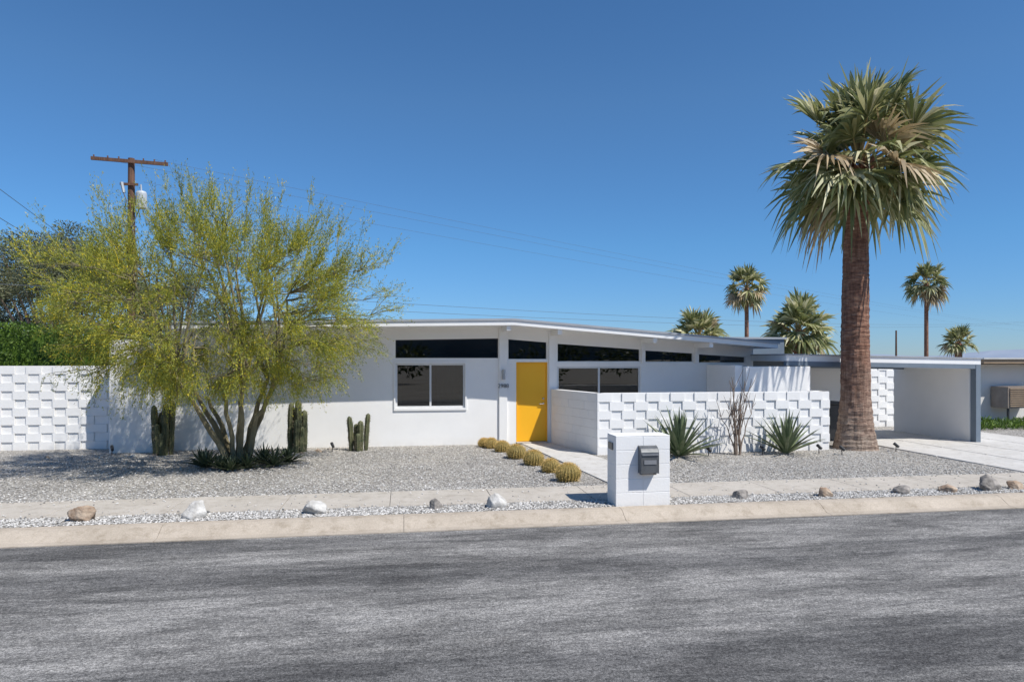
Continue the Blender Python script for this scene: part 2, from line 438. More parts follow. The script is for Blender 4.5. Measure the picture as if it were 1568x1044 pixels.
for (x0,x1,z0,z1) in ((-.2,1.48,.92,2.0),):
    fm.box(x0-.04,FY-.03,z0-.06,x1+.04,FY-.003,z0-.003,'trim')
    fm.box(x0-.04,FY-.03,z1+.003,x1+.04,FY-.003,z1+.04,'trim')
    fm.box(x0-.04,FY-.03,z0,x0-.003,FY-.003,z1,'trim'); fm.box(x1+.003,FY-.03,z0,x1+.04,FY-.003,z1,'trim')
gm.obj('window_glass', H); fm.obj('window_frames', H)
def curtain(x0,x1,z0,z1,y):
    n = int((x1-x0)*60); vs=[]
    for i in range(n+1):
        x = x0+(x1-x0)*i/n; yy = y+.035*math.sin(x*38)+.012*math.sin(x*71)
        vs += [(x,yy,z0),(x,yy,z1)]
    cm.add(vs,[(2*i,2*i+2,2*i+3,2*i+1) for i in range(n)],'curtain')
curtain(.80,1.46,.5,2.02,FY+.16); curtain(-.2,-.05,.5,2.02,FY+.16); curtain(3.8,4.0,.5,1.95,FY+.16)
cm.obj('curtains', H, smooth=True)
d = MB()
d.box(2.775,FY+.04,.06,3.515,FY+.09,2.0,'door')
d.box(2.752,FY-.005,.03,2.774,FY+.14,2.028,'door'); d.box(3.516,FY-.005,.03,3.538,FY+.14,2.028,'door'); d.box(2.774,FY-.005,2.003,3.516,FY+.14,2.028,'door')
d.box(2.75,FY-.12,.031,3.54,FY+.03,.055,'conc')
d.obj('front_door', H, bevel=.003)
dh = MB(); dh.tube([(3.44,FY+.04,1.0),(3.44,FY-.02,1.0)],[.022,.018],'steel',12); dh.tube([(3.44,FY-.01,.99),(3.34,FY-.01,.99)],.009,'steel',8)
dh.tube([(3.44,FY+.04,1.12),(3.44,FY+.01,1.12)],.022,'steel',12)
dh.obj('door_handle', H)
sn = MB(); sn.lathe((2.42,FY-.11,1.6),[(.03,0),(.042,.005),(.042,.10),(.03,.11),(.03,.13),(.042,.14),(.042,.24),(.03,.25)],'steel',16)
sn.box(2.39,FY-.09,1.68,2.45,FY-.051,1.76,'steel'); sn.obj('wall_sconce', H, smooth=False)
tx = bpy.data.curves.new('house_number','FONT'); tx.body='2988'; tx.size=.14; tx.extrude=.006; tx.align_x='CENTER'
to = bpy.data.objects.new('house_number', tx); scene.collection.objects.link(to); to.rotation_euler=(math.pi/2,0,0); to.location=(2.42,FY-.060,1.40)
tx.materials.append(M['mailbox']); to.parent=H

# ------------------------------------------------------------------ block walls
def block_wall(name, A, B, h, rows, mode='checker', bw=.4, th=.2, prot=.026, parent=None):
    A = np.array(A, float); B = np.array(B, float); L = np.linalg.norm(B-A); u = (B-A)/L; nrm = np.array([u[1], -u[0]])
    mb = MB()
    def bx(s0,s1,o0,o1,z0,z1):
        q = [A+u*s0+nrm*o1, A+u*s1+nrm*o1, A+u*s1+nrm*o0, A+u*s0+nrm*o0]
        mb.hexa([(*a,z0) for a in q]+[(*a,z1) for a in q],'block')
    bx(.003,L-.003,-th+.004,-.007,0,h-.004)
    rh = h/rows
    for r_ in range(rows):
        if mode == 'checker':
            P_ = .56; wd_ = .33; off = (r_%2)*P_/2 - P_
            segs_ = []
            k = 0
            while off+k*P_ < L:
                a = off+k*P_; segs_ += [(a, a+wd_, prot), (a+wd_, a+P_, 0)]; k += 1
        else:
            nb = max(1,int(round(L/bw))); bb = L/nb; off = .5*bb if r_%2 else 0
            segs_ = [((i-1)*bb+off, i*bb+off, 0) for i in range(nb+2)]
        for a,b_,o_ in segs_:
            s0 = max(0,a); s1 = min(L,b_)
            if s1-s0 < .03: continue
            o_ = o_*rnd.uniform(.8,1.15)+rnd.uniform(0,.003)
            bx(s0+.0015,s1-.0015,-.006,o_,r_*rh+.0015,(r_+1)*rh-.0015)
    return mb.obj(name, parent, bevel=.003)
block_wall('garden_block_wall',(-24,17.3),(-6.52,17.3),1.95,10)
CW = empty('courtyard_block_wall')
block_wall('front_wall',(4.17,14.45),(9.72,14.45),1.36,7,parent=CW)
block_wall('side_wall',(3.62,16.62),(4.165,14.47),1.36,7,'run',parent=CW,th=.19)
block_wall('end_return',(9.71,14.47),(9.71,16.0),1.36,7,'run',parent=CW,th=.19)
pw = MB(); pw.box(7.95,15.0,0,9.6,15.2,1.93,'white'); pw.box(7.75,15.15,0,7.94,16.69,1.96,'white'); pw.obj('privacy_wall', CW, bevel=.01)

# ------------------------------------------------------------------ carport
C = empty('carport')
c = MB()
x0,x1,z0_,z1_ = 9.0,14.27,2.2,2.11
c.slab(x0,x1,15.05,17.8,z0_-.14,z1_-.14,z0_,z1_,'trim')
c.slab(x0-.03,x1+.03,15.02,17.83,z0_+.002,z1_+.002,z0_+.03,z1_+.03,'cap')
c.obj('roof', C)
c = MB(); c.slab(x0,x1-.02,15.04,15.16,z0_-.25,z1_-.25,z0_-.142,z1_-.142,'slate')
c.box(14.12,15.03,0,14.25,15.2,1.965,'slate'); c.slab(x0,x1-.02,17.5,17.6,z0_-.30,z1_-.30,z0_-.142,z1_-.142,'slate'); c.obj('beam_and_post', C)
c = MB(); c.box(14.1,15.21,0,14.23,17.9,1.96,'white'); c.box(9.05,17.62,0,12.3,17.75,1.98,'white'); c.obj('walls', C)
block_wall('screen_wall',(12.6,19.2),(16.5,19.2),1.95,10,parent=C)
tb = MB(); tb.hexa([(10.55,15.9,.06),(11.0,15.9,.06),(11.0,16.4,.06),(10.55,16.4,.06),(10.5,15.85,.95),(11.05,15.85,.95),(11.05,16.45,.95),(10.5,16.45,.95)],'dark')
tb.box(10.47,15.8,.955,11.08,16.5,1.02,'dark'); tb.tube([(10.5,16.42,.1),(11.05,16.42,.1)],.1,'dark',14); tb.obj('trash_bin', bevel=.015)

# ------------------------------------------------------------------ mailbox pillar
MP = empty('mailbox_pillar')
mb = MB()
mb.box(2.976,9.346,-.02,3.774,9.744,.995,'block')
for r_ in range(5):
    for cx in (0,1):
        a = 2.97+cx*.405; mb.box(a+.002,9.34,r_*.2+.002,a+.403,9.75,r_*.2+.198,'block')
mb.box(2.97,9.34,1.0,3.78,9.75,1.012,'block')
mb.obj('block_pillar', MP, bevel=.006)
m2 = MB()
prof=[(9.338,.49),(9.2,.49),(9.2,.76)]+[(9.338-.138*math.cos(math.radians(a)),.76+.11*math.sin(math.radians(a))) for a in range(15,91,15)]
n=len(prof); vs=[(3.3,a,b) for a,b in prof]+[(3.56,a,b) for a,b in prof]
m2.add(vs,[(j,(j+1)%n,n+(j+1)%n,n+j) for j in range(n)]+[tuple(range(n)),tuple(range(2*n-1,n-1,-1))],'mailbox')
m2.obj('mailbox', MP, bevel=.004)
m3 = MB(); m3.box(3.31,9.185,.745,3.55,9.198,.765,'steel'); m3.box(3.34,9.19,.62,3.52,9.197,.68,'steel'); m3.tube([(3.32,9.25,.47),(3.54,9.25,.47)],.008,'steel'); m3.box(3.32,9.25,.465,3.335,9.337,.489,'mailbox'); m3.box(3.525,9.25,.465,3.54,9.337,.489,'mailbox')
m3.obj('mailbox_lid_trim', MP)
m4 = MB(); m4.box(2.955,9.46,.80,2.968,9.66,.90,'mailbox'); m4.obj('number_plate', MP)

# ------------------------------------------------------------------ palms
def frond(mb, p0, d, Lp, Lb, K, droop, m, w=.055):
    d = unit(np.array(d, float)); dn = np.array([0,0,-1.])
    sag = .14*max(0, 1-abs(d[2]))
    p1 = p0+d*Lp+dn*Lp*sag; pm = p0+d*Lp*.5
    mb.tube([p0, pm, p1], [.026*Lb+.006,.017*Lb+.004,.012*Lb+.004], 'palm_stem', 4)
    d1 = unit(d+dn*(.12+.25*max(0,1-abs(d[2]))))
    s = np.cross(d1, [0,0,1.])
    if np.linalg.norm(s) < .1: s = np.array([1.,0,0])
    s = unit(s); roll = rnd.uniform(-.9,.9); nn = np.cross(s, d1)
    s = s*math.cos(roll)+nn*math.sin(roll); nn = np.cross(s, d1)
    for k in range(K):
        a = math.radians(-100+200*(k+.5)/K+rnd.uniform(-3,3))
        di = unit(d1*math.cos(a)+s*math.sin(a)+nn*(.30*abs(math.sin(a))))
        L = Lb*(1-.25*abs(a)/1.9)*rnd.uniform(.82,1.12)
        sd = unit(np.cross(di, nn)); tw = .6*(1 if k%2 else -1); nd = np.cross(sd, di)
        sd = sd*math.cos(tw)+nd*math.sin(tw)
        dr = droop*rnd.uniform(.3,1.9)
        ts = [0,.3,.58,.8,1.0]; ws = [.3,1.0,.8,.45,.06]; st = []
        for t,wz in zip(ts,ws):
            q = p1+di*L*(t-.28*max(0,t-.5)*dr)+dn*L*dr*max(0,t-.45)**1.4*1.2
            st += [q-sd*w*Lb*wz, q+sd*w*Lb*wz]
        mb.add(st, [(2*i,2*i+1,2*i+3,2*i+2) for i in range(4)], m)

def crown(mb, c, R, n, K, droop, lo=-62, hi=86, dry=.0, w=.055, lp=.5, lb=.54, pmin=.8):
    c = np.array(c, float)
    for i in range(n):
        t = (i+.5)/n; el = math.radians(hi+(lo-hi)*t+rnd.uniform(-9,9)); az = i*2.39996+rnd.uniform(-.25,.25)
        d = np.array([math.cos(el)*math.cos(az), math.cos(el)*math.sin(az), math.sin(el)])
        sc_ = rnd.uniform(.84,1.1)
        p0 = c+d*R*.06+np.array([0,0,-.06*R*t])
        frond(mb, p0, d, R*lp*sc_*rnd.uniform(pmin,1.08), R*lb*sc_, K, droop*(.3+1.0*t), 'palm_dry' if rnd.random()<dry*t*t else 'palm', w)

bx_, by_ = 10.46, 14.55
pm = MB()
prof = [(.50,-.02),(.49,.05),(.45,.2),(.40,.45),(.355,.8),(.33,1.2)]+[(.32-.008*i,1.6+.5*i) for i in range(9)]+[(.26,6.0),(.29,6.2),(.2,6.6)]
pf = []
for i in range(len(prof)-1):
    (a,b),(c2,d2) = prof[i],prof[i+1]; k = max(1,int((d2-b)/.045))
    for j in range(k):
        t=j/k; rr=a+(c2-a)*t; pf.append((rr*(1+.028*rnd.uniform(-1,1)), b+(d2-b)*t))
pf.append(prof[-1])
ph=[rnd.uniform(0,6) for _ in range(6)]
pm.lathe((bx_,by_,0),pf,'trunk',36,lambda a,z:1+.018*math.sin(3*a+ph[0]+z)+.02*math.sin(7*a+ph[1]-2.3*z)+.015*math.sin(13*a+5*z+ph[2])+.012*rnd.uniform(-1,1))
for i in range(110):
    z = 5.75+.8*(i/110)+rnd.uniform(-.04,.04); a = i*2.39996; rr=.26
    p0 = np.array([bx_+rr*math.cos(a),by_+rr*math.sin(a),z]); dd=np.array([math.cos(a)*.55,math.sin(a)*.55,rnd.uniform(.5,.95)])
    pm.tube([p0-dd*.05,p0+dd*.16,p0+dd*rnd.uniform(.24,.38)],[.06,.04,.015],'boot',5)
crown(pm,(bx_+.08,by_,6.66),2.3,76,26,.62,-42,88,.22,.040,pmin=.45)
pm.obj('palm_tree')

def far_palm(x,y,zc,R,n,K,r0=.2, droop=.5, lo=-50):
    q = MB(); q.lathe((x,y,0),[(r0*1.4,0),(r0,1),(r0*.9,max(1.2,zc-.3)),(r0*1.15,zc-.1),(r0*.5,zc+.1)],'trunk',12)
    crown(q,(x,y,zc),R,n,K,droop,lo,86,.4,.07,pmin=.6); q.obj('palm_tree')
far_palm(23.9,45,7.1,1.8,48,16,.15,.6,-60)
far_palm(38.1,45,7.7,1.75,46,16,.15,.6,-65)
far_palm(13.5,30,3.15,1.55,38,16,.25,.3,-10)
far_palm(21.1,34,3.6,2.2,52,18,.3,.5,-35)
far_palm(45.3,50,3.4,1.7,34,14,.3,.5,-20)

# ------------------------------------------------------------------ palo verde
def bez(p0,p1,up,n=5):
    p0=np.array(p0,float);p1=np.array(p1,float);m_=(p0+p1)/2+up; t=np.linspace(0,1,n)[:,None]
    return (1-t)**2*p0+2*t*(1-t)*m_+t*t*p1
tr = MB()
base = np.array([-3.24,14.15,0.]); cen = np.array([-3.42,13.55,3.05]); rad = np.array([3.15,2.0,2.0])
def sample(n, lo, hi, zlo=-1):
    out=[]
    while len(out)<n:
        v=unit(rng.normal(size=3)); 
        if v[2]<zlo: continue
        az=math.atan2(v[1],v[0])
        lump=1+.09*math.sin(3*az+1.1)*(1-abs(v[2]))+.11*math.sin(5*az+4*v[2])+.07*math.sin(9*v[0]*2+6*v[2])
        out.append(cen+v*rad*lump*rng.uniform(lo,hi)**.7)
    return np.array(out)
L0=[]
for i in range(9):
    a=i*2.39996+.4; rr=rng.uniform(.35,.95); e=np.array([base[0]+rr*1.2*math.cos(a)-.1,base[1]+rr*.7*math.sin(a)-.2,rng.uniform(1.15,1.7)])
    b0=base+np.array([.14*math.cos(a),.12*math.sin(a),-.05])
    c_=bez(b0,e,np.array([-.12*math.cos(a),-.1*math.sin(a),.05]),8); c_[1:-1]+=rng.normal(size=(6,3))*.02
    tr.tube(c_,np.linspace(rng.uniform(.05,.085),.032,8),'pv_bark',7); L0.append(e)
L0=np.array(L0)
def connect(par, ch, r0, r1, upf, n=5, jit=.02):
    segs=[]
    for q in ch:
        dv=q-par; dist=np.linalg.norm(dv,axis=1)+np.where(dv[:,2]<-.1,.8*abs(dv[:,2]),0)
        p=par[np.argmin(dist+rng.uniform(0,.15,len(par)))]
        L=np.linalg.norm(q-p); out=(p-cen)*np.array([1,1,.2]); out=out/(np.linalg.norm(out)+.5)
        c_=bez(p,q,np.array([0,0,upf*L])+out*.08*L,n); c_[1:-1]+=rng.normal(size=(n-2,3))*jit
        tr.tube(c_,np.linspace(r0,r1,n),'pv_bark',4); segs.append(c_)
    return segs
L1=sample(48,.16,.45); L1=L1[L1[:,2]>1.5]
s1=connect(L0,L1,.030,.016,.08,6)
n1=np.vstack([s[3:] for s in s1])
L2=sample(280,.4,.8); L2=L2[L2[:,2]>1.25]; s2=connect(n1,L2,.013,.006,.1,5)
n2=np.vstack([s[2:] for s in s2])
L3=sample(1850,.45,1.0)
keep=[]
for q in L3:
    f=math.sin(q[0]*2.7+1)*math.sin(q[1]*2.1+.4)*math.sin(q[2]*3.3+.5)+.4*math.sin(q[0]*6+q[2]*5)
    low = 1.25+.45*max(0,1-abs(q[0]+3.2)/1.4)
    keep.append(f>-.32 and q[2]>low)
L3=L3[np.array(keep)]
s3=connect(n2,L3,.006,.003,.1,5,.012)
wh=[]
for q in sample(80,.85,1.0,.2):
    d=unit(unit((q-cen)/rad)*.5+np.array([rng.normal()*.25,rng.normal()*.2,1.0])); e=q+d*rng.uniform(.25,.55)
    c_=bez(q,e,rng.normal(size=3)*.04,5); tr.tube(c_,[.005,.004,.003,.003,.002],'pv_leaf',4); wh.append(c_)
Cs=[];Ds=[]; Tp=[];Tq=[]
for s_ in s3+s2+wh:
    for j in range(9):
        t=rng.uniform(.25,1)*(len(s_)-1); i=min(int(t),len(s_)-2); p=s_[i]+(s_[i+1]-s_[i])*(t-i)
        o=unit((p-cen)/rad); h=(p[2]-cen[2])/rad[2]
        d=unit(o*.6+rng.normal(size=3)*.34+np.array([0,0,.95*h+.2]))
        L=rng.uniform(.22,.5); q=p+d*L*.5; e=q+unit(d+np.array([0,0,-.45+.6*h]))*L*.5
        Tp += [p,q]; Tq += [q,e]
        k=12; tt=rng.uniform(0,1,k)[:,None]; P=np.where(tt<.5,p+(q-p)*tt*2,q+(e-q)*(tt*2-1))
        Cs.append(P+rng.normal(size=(k,3))*.012); Ds.append(unit(d+rng.normal(size=(k,3))*.5))
Tp=np.array(Tp);Tq=np.array(Tq); tr.addnp(leaves(Tp,Tq-Tp,np.linalg.norm(Tq-Tp,axis=1),.005),4,'pv_leaf')
Cs=np.vstack(Cs);Ds=np.vstack(Ds)
tr.addnp(leaves(Cs,Ds,rng.uniform(.03,.06,len(Cs)),rng.uniform(.009,.016,len(Cs))),4,'pv_leaf')
tr.obj('palo_verde_tree')

# ------------------------------------------------------------------ other foliage
def leafcloud(mb, clumps, n, L, W, m):
    for (c_,r_) in clumps:
        v=unit(rng.normal(size=(n,3)))*(rng.random((n,1))**.45)*np.array(r_)
        v*= (1+.2*np.sin(v[:,0:1]*4)*np.sin(v[:,2:3]*5+1))
        P=np.array(c_)+v; mb.addnp(leaves(P,unit(v)+rng.normal(size=(n,3))*.6,rng.uniform(L*.6,L*1.3,n),rng.uniform(W*.6,W*1.3,n)),4,m)
def bg_tree(name,x,y,h,wd,n,m,L,W,nc=14):
    q=MB(); cl=[]
    for i in range(nc):
        a=i*2.4; rr=wd*.5*math.sqrt((i+.5)/nc); zz=h-(.1+.3*rnd.random()+.45*(rr/(wd*.5))**2)*h*.6
        p=(x+rr*math.cos(a),y+rr*math.sin(a),zz); cl.append((p,(wd*.17*rnd.uniform(.8,1.3),wd*.17,h*.10*rnd.uniform(.8,1.3))))
        q.tube(bez((x,y,0),p,np.array([0,0,.3])),[.14,.1,.07,.04,.02],'twig',5)
    leafcloud(q,cl,n,L,W,m); q.obj(name)
bg_tree('olive_tree',-13.4,29.5,7.5,5.6,1700,'olive',.13,.035,28)
bg_tree('olive_tree',-17.4,31,5.4,4.6,1300,'olive',.13,.035,22)
bg_tree('olive_tree',-9.7,31,6.4,3.8,1000,'olive',.13,.035,16)
q=MB(); 
leafcloud(q,[((22.6+rnd.uniform(-2,1.5),32+rnd.uniform(-.5,.5),rnd.uniform(.8,2.0)),(1.1,.8,.8)) for _ in range(9)],900,.12,.05,'pv_leaf')
q.tube([(22.4,32,0),(22.5,32,1.5)],[.12,.06],'twig'); q.obj('shrub')
hg=MB(); hg.box(-21.5,18.25,0,-7.2,19.1,2.68,'hedge')
N=60000; P=np.stack([rng.uniform(-18,-6.95,N),rng.uniform(18.0,19.3,N),rng.uniform(1.4,2.95,N)],1)
sel=(P[:,1]<18.4)|(P[:,2]>2.62)|(P[:,0]>-7.3); P=P[sel]; P[:,2]+= .05*np.sin(P[:,0]*3.1)+.04*np.sin(P[:,0]*7.3); P[:,1]+=.07*np.sin(P[:,0]*4+P[:,2]*5)+.05*np.sin(P[:,0]*9)*np.sin(P[:,2]*11)
hg.addnp(leaves(P,rng.normal(size=P.shape)+np.array([0,-.4,.6]),rng.uniform(.05,.1,len(P)),rng.uniform(.03,.05,len(P))),4,'hedge')
hg.obj('hedge')
gc=MB(); N=9000; P=np.stack([rng.uniform(15.6,27,N),rng.uniform(17.6,19.4,N),rng.uniform(.02,.3,N)],1); P[:,2]*=.6+.4*np.sin(P[:,0]*2.2)*np.sin(P[:,1]*3)
gc.addnp(leaves(P,rng.normal(size=P.shape)+np.array([0,0,1.2]),rng.uniform(.08,.18,N),.04),4,'hedge'); gc.obj('ground_cover')
dt=MB()
for i in range(46):
    x=-60+i*4.2+rnd.uniform(-1,1); leafcloud(dt,[((x,92+rnd.uniform(-3,3),rnd.uniform(.8,1.6)),(rnd.uniform(2,3.2),1.5,rnd.uniform(.6,1.3)))],160,.5,.25,'green')
for i in range(22):
    x=-40+i*4.6+rnd.uniform(-1.5,1.5)
    if rnd.random()<.25: continue
    leafcloud(dt,[((x,-26+rnd.uniform(-3,3),rnd.uniform(1.2,3.4)),(rnd.uniform(1.4,2.4),1.5,rnd.uniform(1.2,2.4)))],500,.45,.2,'green')
dt.obj('distant_trees')

# ------------------------------------------------------------------ cacti and succulents
def col_cactus(x,y,stems):
    q=MB()
    for (dx,dy,h,r_,lean) in stems:
        n=14; nr=7; K=nr*4; vs=[]
        for i in range(n+1):
            t=i/n; z=h*t if t<.85 else h*(.85+.15*math.sin((t-.85)/.15*math.pi/2)); rr=r_*(.72+.28*min(1,t*3))
            if t>.82: rr*=math.sqrt(max(0.02,1-((t-.82)/.18)**2))
            rr*=1+.05*math.sin(t*17+dx*30)
            for j in range(K):
                a=j*2*math.pi/K; f=1+.2*math.cos(nr*a)
                vs.append((x+dx+lean*t*t*h+rr*f*math.cos(a),y+dy+rr*f*math.sin(a),z))
        q.add(vs,[(i*K+j,i*K+(j+1)%K,(i+1)*K+(j+1)%K,(i+1)*K+j) for i in range(n) for j in range(K)]+[tuple(n*K+j for j in range(K))],'cactus')
        m_=nr*int(h/.035); a=rng.integers(0,nr,m_)*2*math.pi/nr; z=rng.uniform(.05,h*.97,m_)
        for rep in range(3):
            D=np.stack([np.cos(a),np.sin(a),np.zeros(m_)],1); P=np.stack([x+dx+lean*(z/h)**2*h+r_*1.12*np.cos(a),y+dy+r_*1.12*np.sin(a),z],1)
            q.addnp(leaves(P,D+rng.normal(size=P.shape)*.6,.035,.004),4,'spine2')
    q.obj('columnar_cactus', smooth=True)
col_cactus(-5.2,15.95,[(-.16,0,1.1,.06,-.03),(-.05,.06,.95,.06,0),(.05,-.05,1.14,.065,.02),(.15,.03,1.2,.055,.03),(-.09,-.1,.7,.055,-.02),(.0,-.12,.5,.05,0)])
col_cactus(-2.39,16.0,[(-.14,0,1.13,.06,.02),(-.04,.05,1.0,.062,0),(.06,-.04,1.18,.065,-.03),(.16,.03,.95,.06,0),(.02,-.13,.75,.06,0),(.11,-.1,.6,.055,.03)])
col_cactus(-1.03,16.0,[(-.16,0,.8,.055,-.06),(-.05,.05,.62,.055,0),(.05,-.05,.7,.06,.0),(.17,.02,.86,.05,.06),(.0,-.12,.42,.05,0)])

def barrel(x,y,r_):
    q=MB(); nr=22; K=nr*4; n=14; vs=[]; sp=[];sd=[]
    for i in range(n+1):
        t=i/n; ph_=-.35*math.pi+t*.83*math.pi; rr=r_*math.cos(ph_); z=r_*.85*(math.sin(ph_)+.80)
        if t>.93: z-= .02
        for j in range(K):
            a=j*2*math.pi/K; f=1+.07*math.cos(nr*a); vs.append((x+rr*f*math.cos(a),y+rr*f*math.sin(a),z))
            if j%4==0:
                for _ in range(9):
                    sp.append((x+rr*1.07*math.cos(a),y+rr*1.07*math.sin(a),z+rnd.uniform(-.015,.015))); sd.append((math.cos(ph_)*math.cos(a),math.cos(ph_)*math.sin(a),math.sin(ph_)))
    q.add(vs,[(i*K+j,i*K+(j+1)%K,(i+1)*K+(j+1)%K,(i+1)*K+j) for i in range(n) for j in range(K)]+[tuple(n*K+j for j in range(K))],'barrel')
    sp=np.array(sp);sd=np.array(sd); q.addnp(leaves(sp,sd*.8+rng.normal(size=sp.shape)*.7,rng.uniform(.025,.05,len(sp)),.004),4,'spine')
    q.obj('barrel_cactus', smooth=True)
for (x,y,r_) in ((2.04,16.0,.15),(2.2,15.3,.16),(2.35,14.25,.19),(2.54,13.3,.19),(2.69,12.4,.16),(2.79,11.45,.2),(1.9,16.25,.13)):
    barrel(x,y,r_)

def agave(name,x,y,n,L,W,m,el0=12,el1=86,curve=.35):
    q=MB()
    for i in range(n):
        t=(i+.5)/n; el=math.radians(el0+(el1-el0)*t+rnd.uniform(-6,6)); a=i*2.39996+rnd.uniform(-.2,.2); l=L*rnd.uniform(.8,1.05)
        h=np.array([math.cos(a),math.sin(a),0]); s_=np.array([-math.sin(a),math.cos(a),0]); vs=[]; ns=7
        p=np.array([x,y,.03])+h*.05*(1-t)
        e=el
        for k in range(ns+1):
            u=k/ns; wd=W*(.65+.5*math.sin(min(1,u*1.6)*math.pi/2))*(1-u**2.2)+.002
            nn=-h*math.sin(e)+np.array([0,0,math.cos(e)])
            vs+= [p-s_*wd*.5+nn*wd*.28, p-nn*wd*.08, p+s_*wd*.5+nn*wd*.28]
            p=p+(h*math.cos(e)+np.array([0,0,math.sin(e)]))*l/ns; e-=curve/ns*(1.2-t)
        q.add(vs,[f for k in range(ns) for f in ((3*k,3*k+1,3*k+4,3*k+3),(3*k+1,3*k+2,3*k+5,3*k+4))],m)
    q.obj(name, smooth=True)
agave('agave_plant',5.83,13.9,60,1.08,.085,'agave',16,88,.25)
agave('agave_plant',8.34,13.95,46,1.0,.08,'agave',25,88,.2)
for (x,y,s_) in ((-3.75,13.85,.42),(-3.4,13.6,.36),(-2.95,13.65,.38),(-2.5,13.85,.45),(-3.9,14.2,.4),(-2.75,14.2,.42),(-3.2,13.45,.3),(-2.3,14.3,.36)):
    agave('aloe_plant',x,y,30,s_,.055,'aloe',12,80,.25)
q=MB(); b0=np.array([7.22,14.0,0])
for i in range(15):
    a=rnd.uniform(0,6.28); sp_=rnd.uniform(.08,.55); h=rnd.uniform(.9,1.85); e=b0+np.array([sp_*math.cos(a),sp_*.6*math.sin(a),h])
    c_=bez(b0+np.array([.06*math.cos(a),.06*math.sin(a),0]),e,np.array([-.1*math.cos(a),-.06*math.sin(a),.1]),9); c_[1:-1]+=rng.normal(size=(7,3))*.018
    q.tube(c_,np.linspace(.017,.005,9),'twig',5)
    for _ in range(4):
        k=rnd.randint(3,7); p=c_[k]; e2=p+np.array([rnd.uniform(-.2,.2),rnd.uniform(-.14,.14),rnd.uniform(.18,.5)]); q.tube(bez(p,e2,np.array([rnd.uniform(-.03,.03),0,-.03]),5),[.008,.007,.006,.005,.003],'twig',4)
q.obj('ocotillo_shrub')

# ------------------------------------------------------------------ boulders
def rock(name,x,y,sx,sy,sz,m):
    import bmesh
    bm=bmesh.new(); bmesh.ops.create_icosphere(bm,subdivisions=4,radius=1)
    offs=[(Vector((rnd.uniform(-1,1),rnd.uniform(-1,1),rnd.uniform(-.6,1))).normalized(),rnd.uniform(.5,.85)) for _ in range(12)]
    f1=[rnd.uniform(0,6) for _ in range(3)]
    for v in bm.verts:
        co=v.co.copy()
        for (nv,dd) in offs:
            k=co.dot(nv)-dd
            if k>0: co-=nv*k*.95
        co*=1+.035*math.sin(co.x*9+f1[0])*math.sin(co.y*8+f1[1])+.02*math.sin(co.z*17+f1[2]+co.x*13)
        v.co=Vector((co.x*sx,co.y*sy,max(co.z,-.5)*sz))
    me=bpy.data.meshes.new(name); bm.to_mesh(me); bm.free(); me.materials.append(M[m])
    for p_ in me.polygons: p_.use_smooth=True
    o=bpy.data.objects.new(name,me); scene.collection.objects.link(o); o.location=(x,y,sz*.45); o.rotation_euler=(0,0,rnd.uniform(-.4,.4))
for (x,y,w_,m_) in ((-4.12,9.62,.19,'rockt'),(-2.71,9.6,.2,'rockw'),(-1.2,9.6,.19,'rockw'),(.44,9.62,.14,'rockg'),(1.28,9.62,.18,'rockw'),
      (5.01,9.6,.14,'rockg'),(6.37,9.58,.14,'rockt'),(7.73,9.6,.17,'rockg'),(8.49,9.58,.15,'rockt'),(9.24,9.6,.23,'rockg'),(9.75,9.62,.15,'rockt'),(-5.6,9.6,.18,'rockw')):
    rock('boulder',x,y,w_,w_*.8,w_*rnd.uniform(.7,.9),m_)
for i in range(18):
    x=rnd.choice([rnd.uniform(-7.5,-4),rnd.uniform(-3,-.3),rnd.uniform(-6,-.5)]); w_=rnd.uniform(.04,.09)
    rock('stone',x,rnd.uniform(15.7,16.3),w_,w_*.8,w_*.7,rnd.choice(['rockw','rockg','rockt']))
def spot(x,y):
    q=MB(); q.tube([(x,y,0),(x,y,.14)],.01,'dark'); q.tube([(x+.03,y-.05,.12),(x-.02,y+.04,.2)],[.03,.035],'dark',12); q.obj('garden_spotlight')
for x,y in ((11.0,13.9),(6.5,13.9),(7.75,13.9),(9.1,13.9),(-6.3,16.1),(-1.6,15.9),(9.45,13.6)): spot(x,y)

# ------------------------------------------------------------------ utility poles and wires
UP=empty('utility_pole')
q=MB(); ux,uy=-10.6,28.9
q.tube([(ux,uy,0),(ux,uy,5),(ux,uy,10.0)],[.17,.15,.12],'wood',12); q.obj('pole',UP)
q=MB(); q.hexa([(ux-1.4,uy-.2,9.84),(ux+1.4,uy-.2,9.72),(ux+1.4,uy-.12,9.72),(ux-1.4,uy-.12,9.84),(ux-1.4,uy-.2,9.97),(ux+1.4,uy-.2,9.85),(ux+1.4,uy-.12,9.85),(ux-1.4,uy-.12,9.97)],'wood')
q.box(ux-.35,uy-.2,8.9,ux+.3,uy-.12,8.99,'wood')
for dx in (-1.3,-.8,-.4,.5,.9,1.3): q.lathe((ux+dx,uy-.16,9.9-dx*.04),[(.015,0),(.035,.02),(.02,.05),(.035,.07),(.015,.10)],'wood',8)
q.obj('crossarm',UP)
q=MB(); q.lathe((ux+.42,uy-.15,8.0),[(.15,0),(.2,.03),(.2,.6),(.16,.68),(.05,.7)],'xfmr',16); q.box(ux+.1,uy-.2,8.1,ux+.25,uy-.1,8.5,'wood')
q.tube([(ux+.42,uy-.15,8.7),(ux+.4,uy-.15,8.95)],.03,'xfmr'); q.tube([(ux-.2,uy-.2,8.6),(ux-.28,uy-.2,9.0)],[.05,.07],'xfmr'); q.tube([(ux-.1,uy-.2,7.2),(ux-.22,uy-.25,7.6),(ux-.1,uy-.2,8.3),(ux-.25,uy-.2,8.7)],.02,'wire')
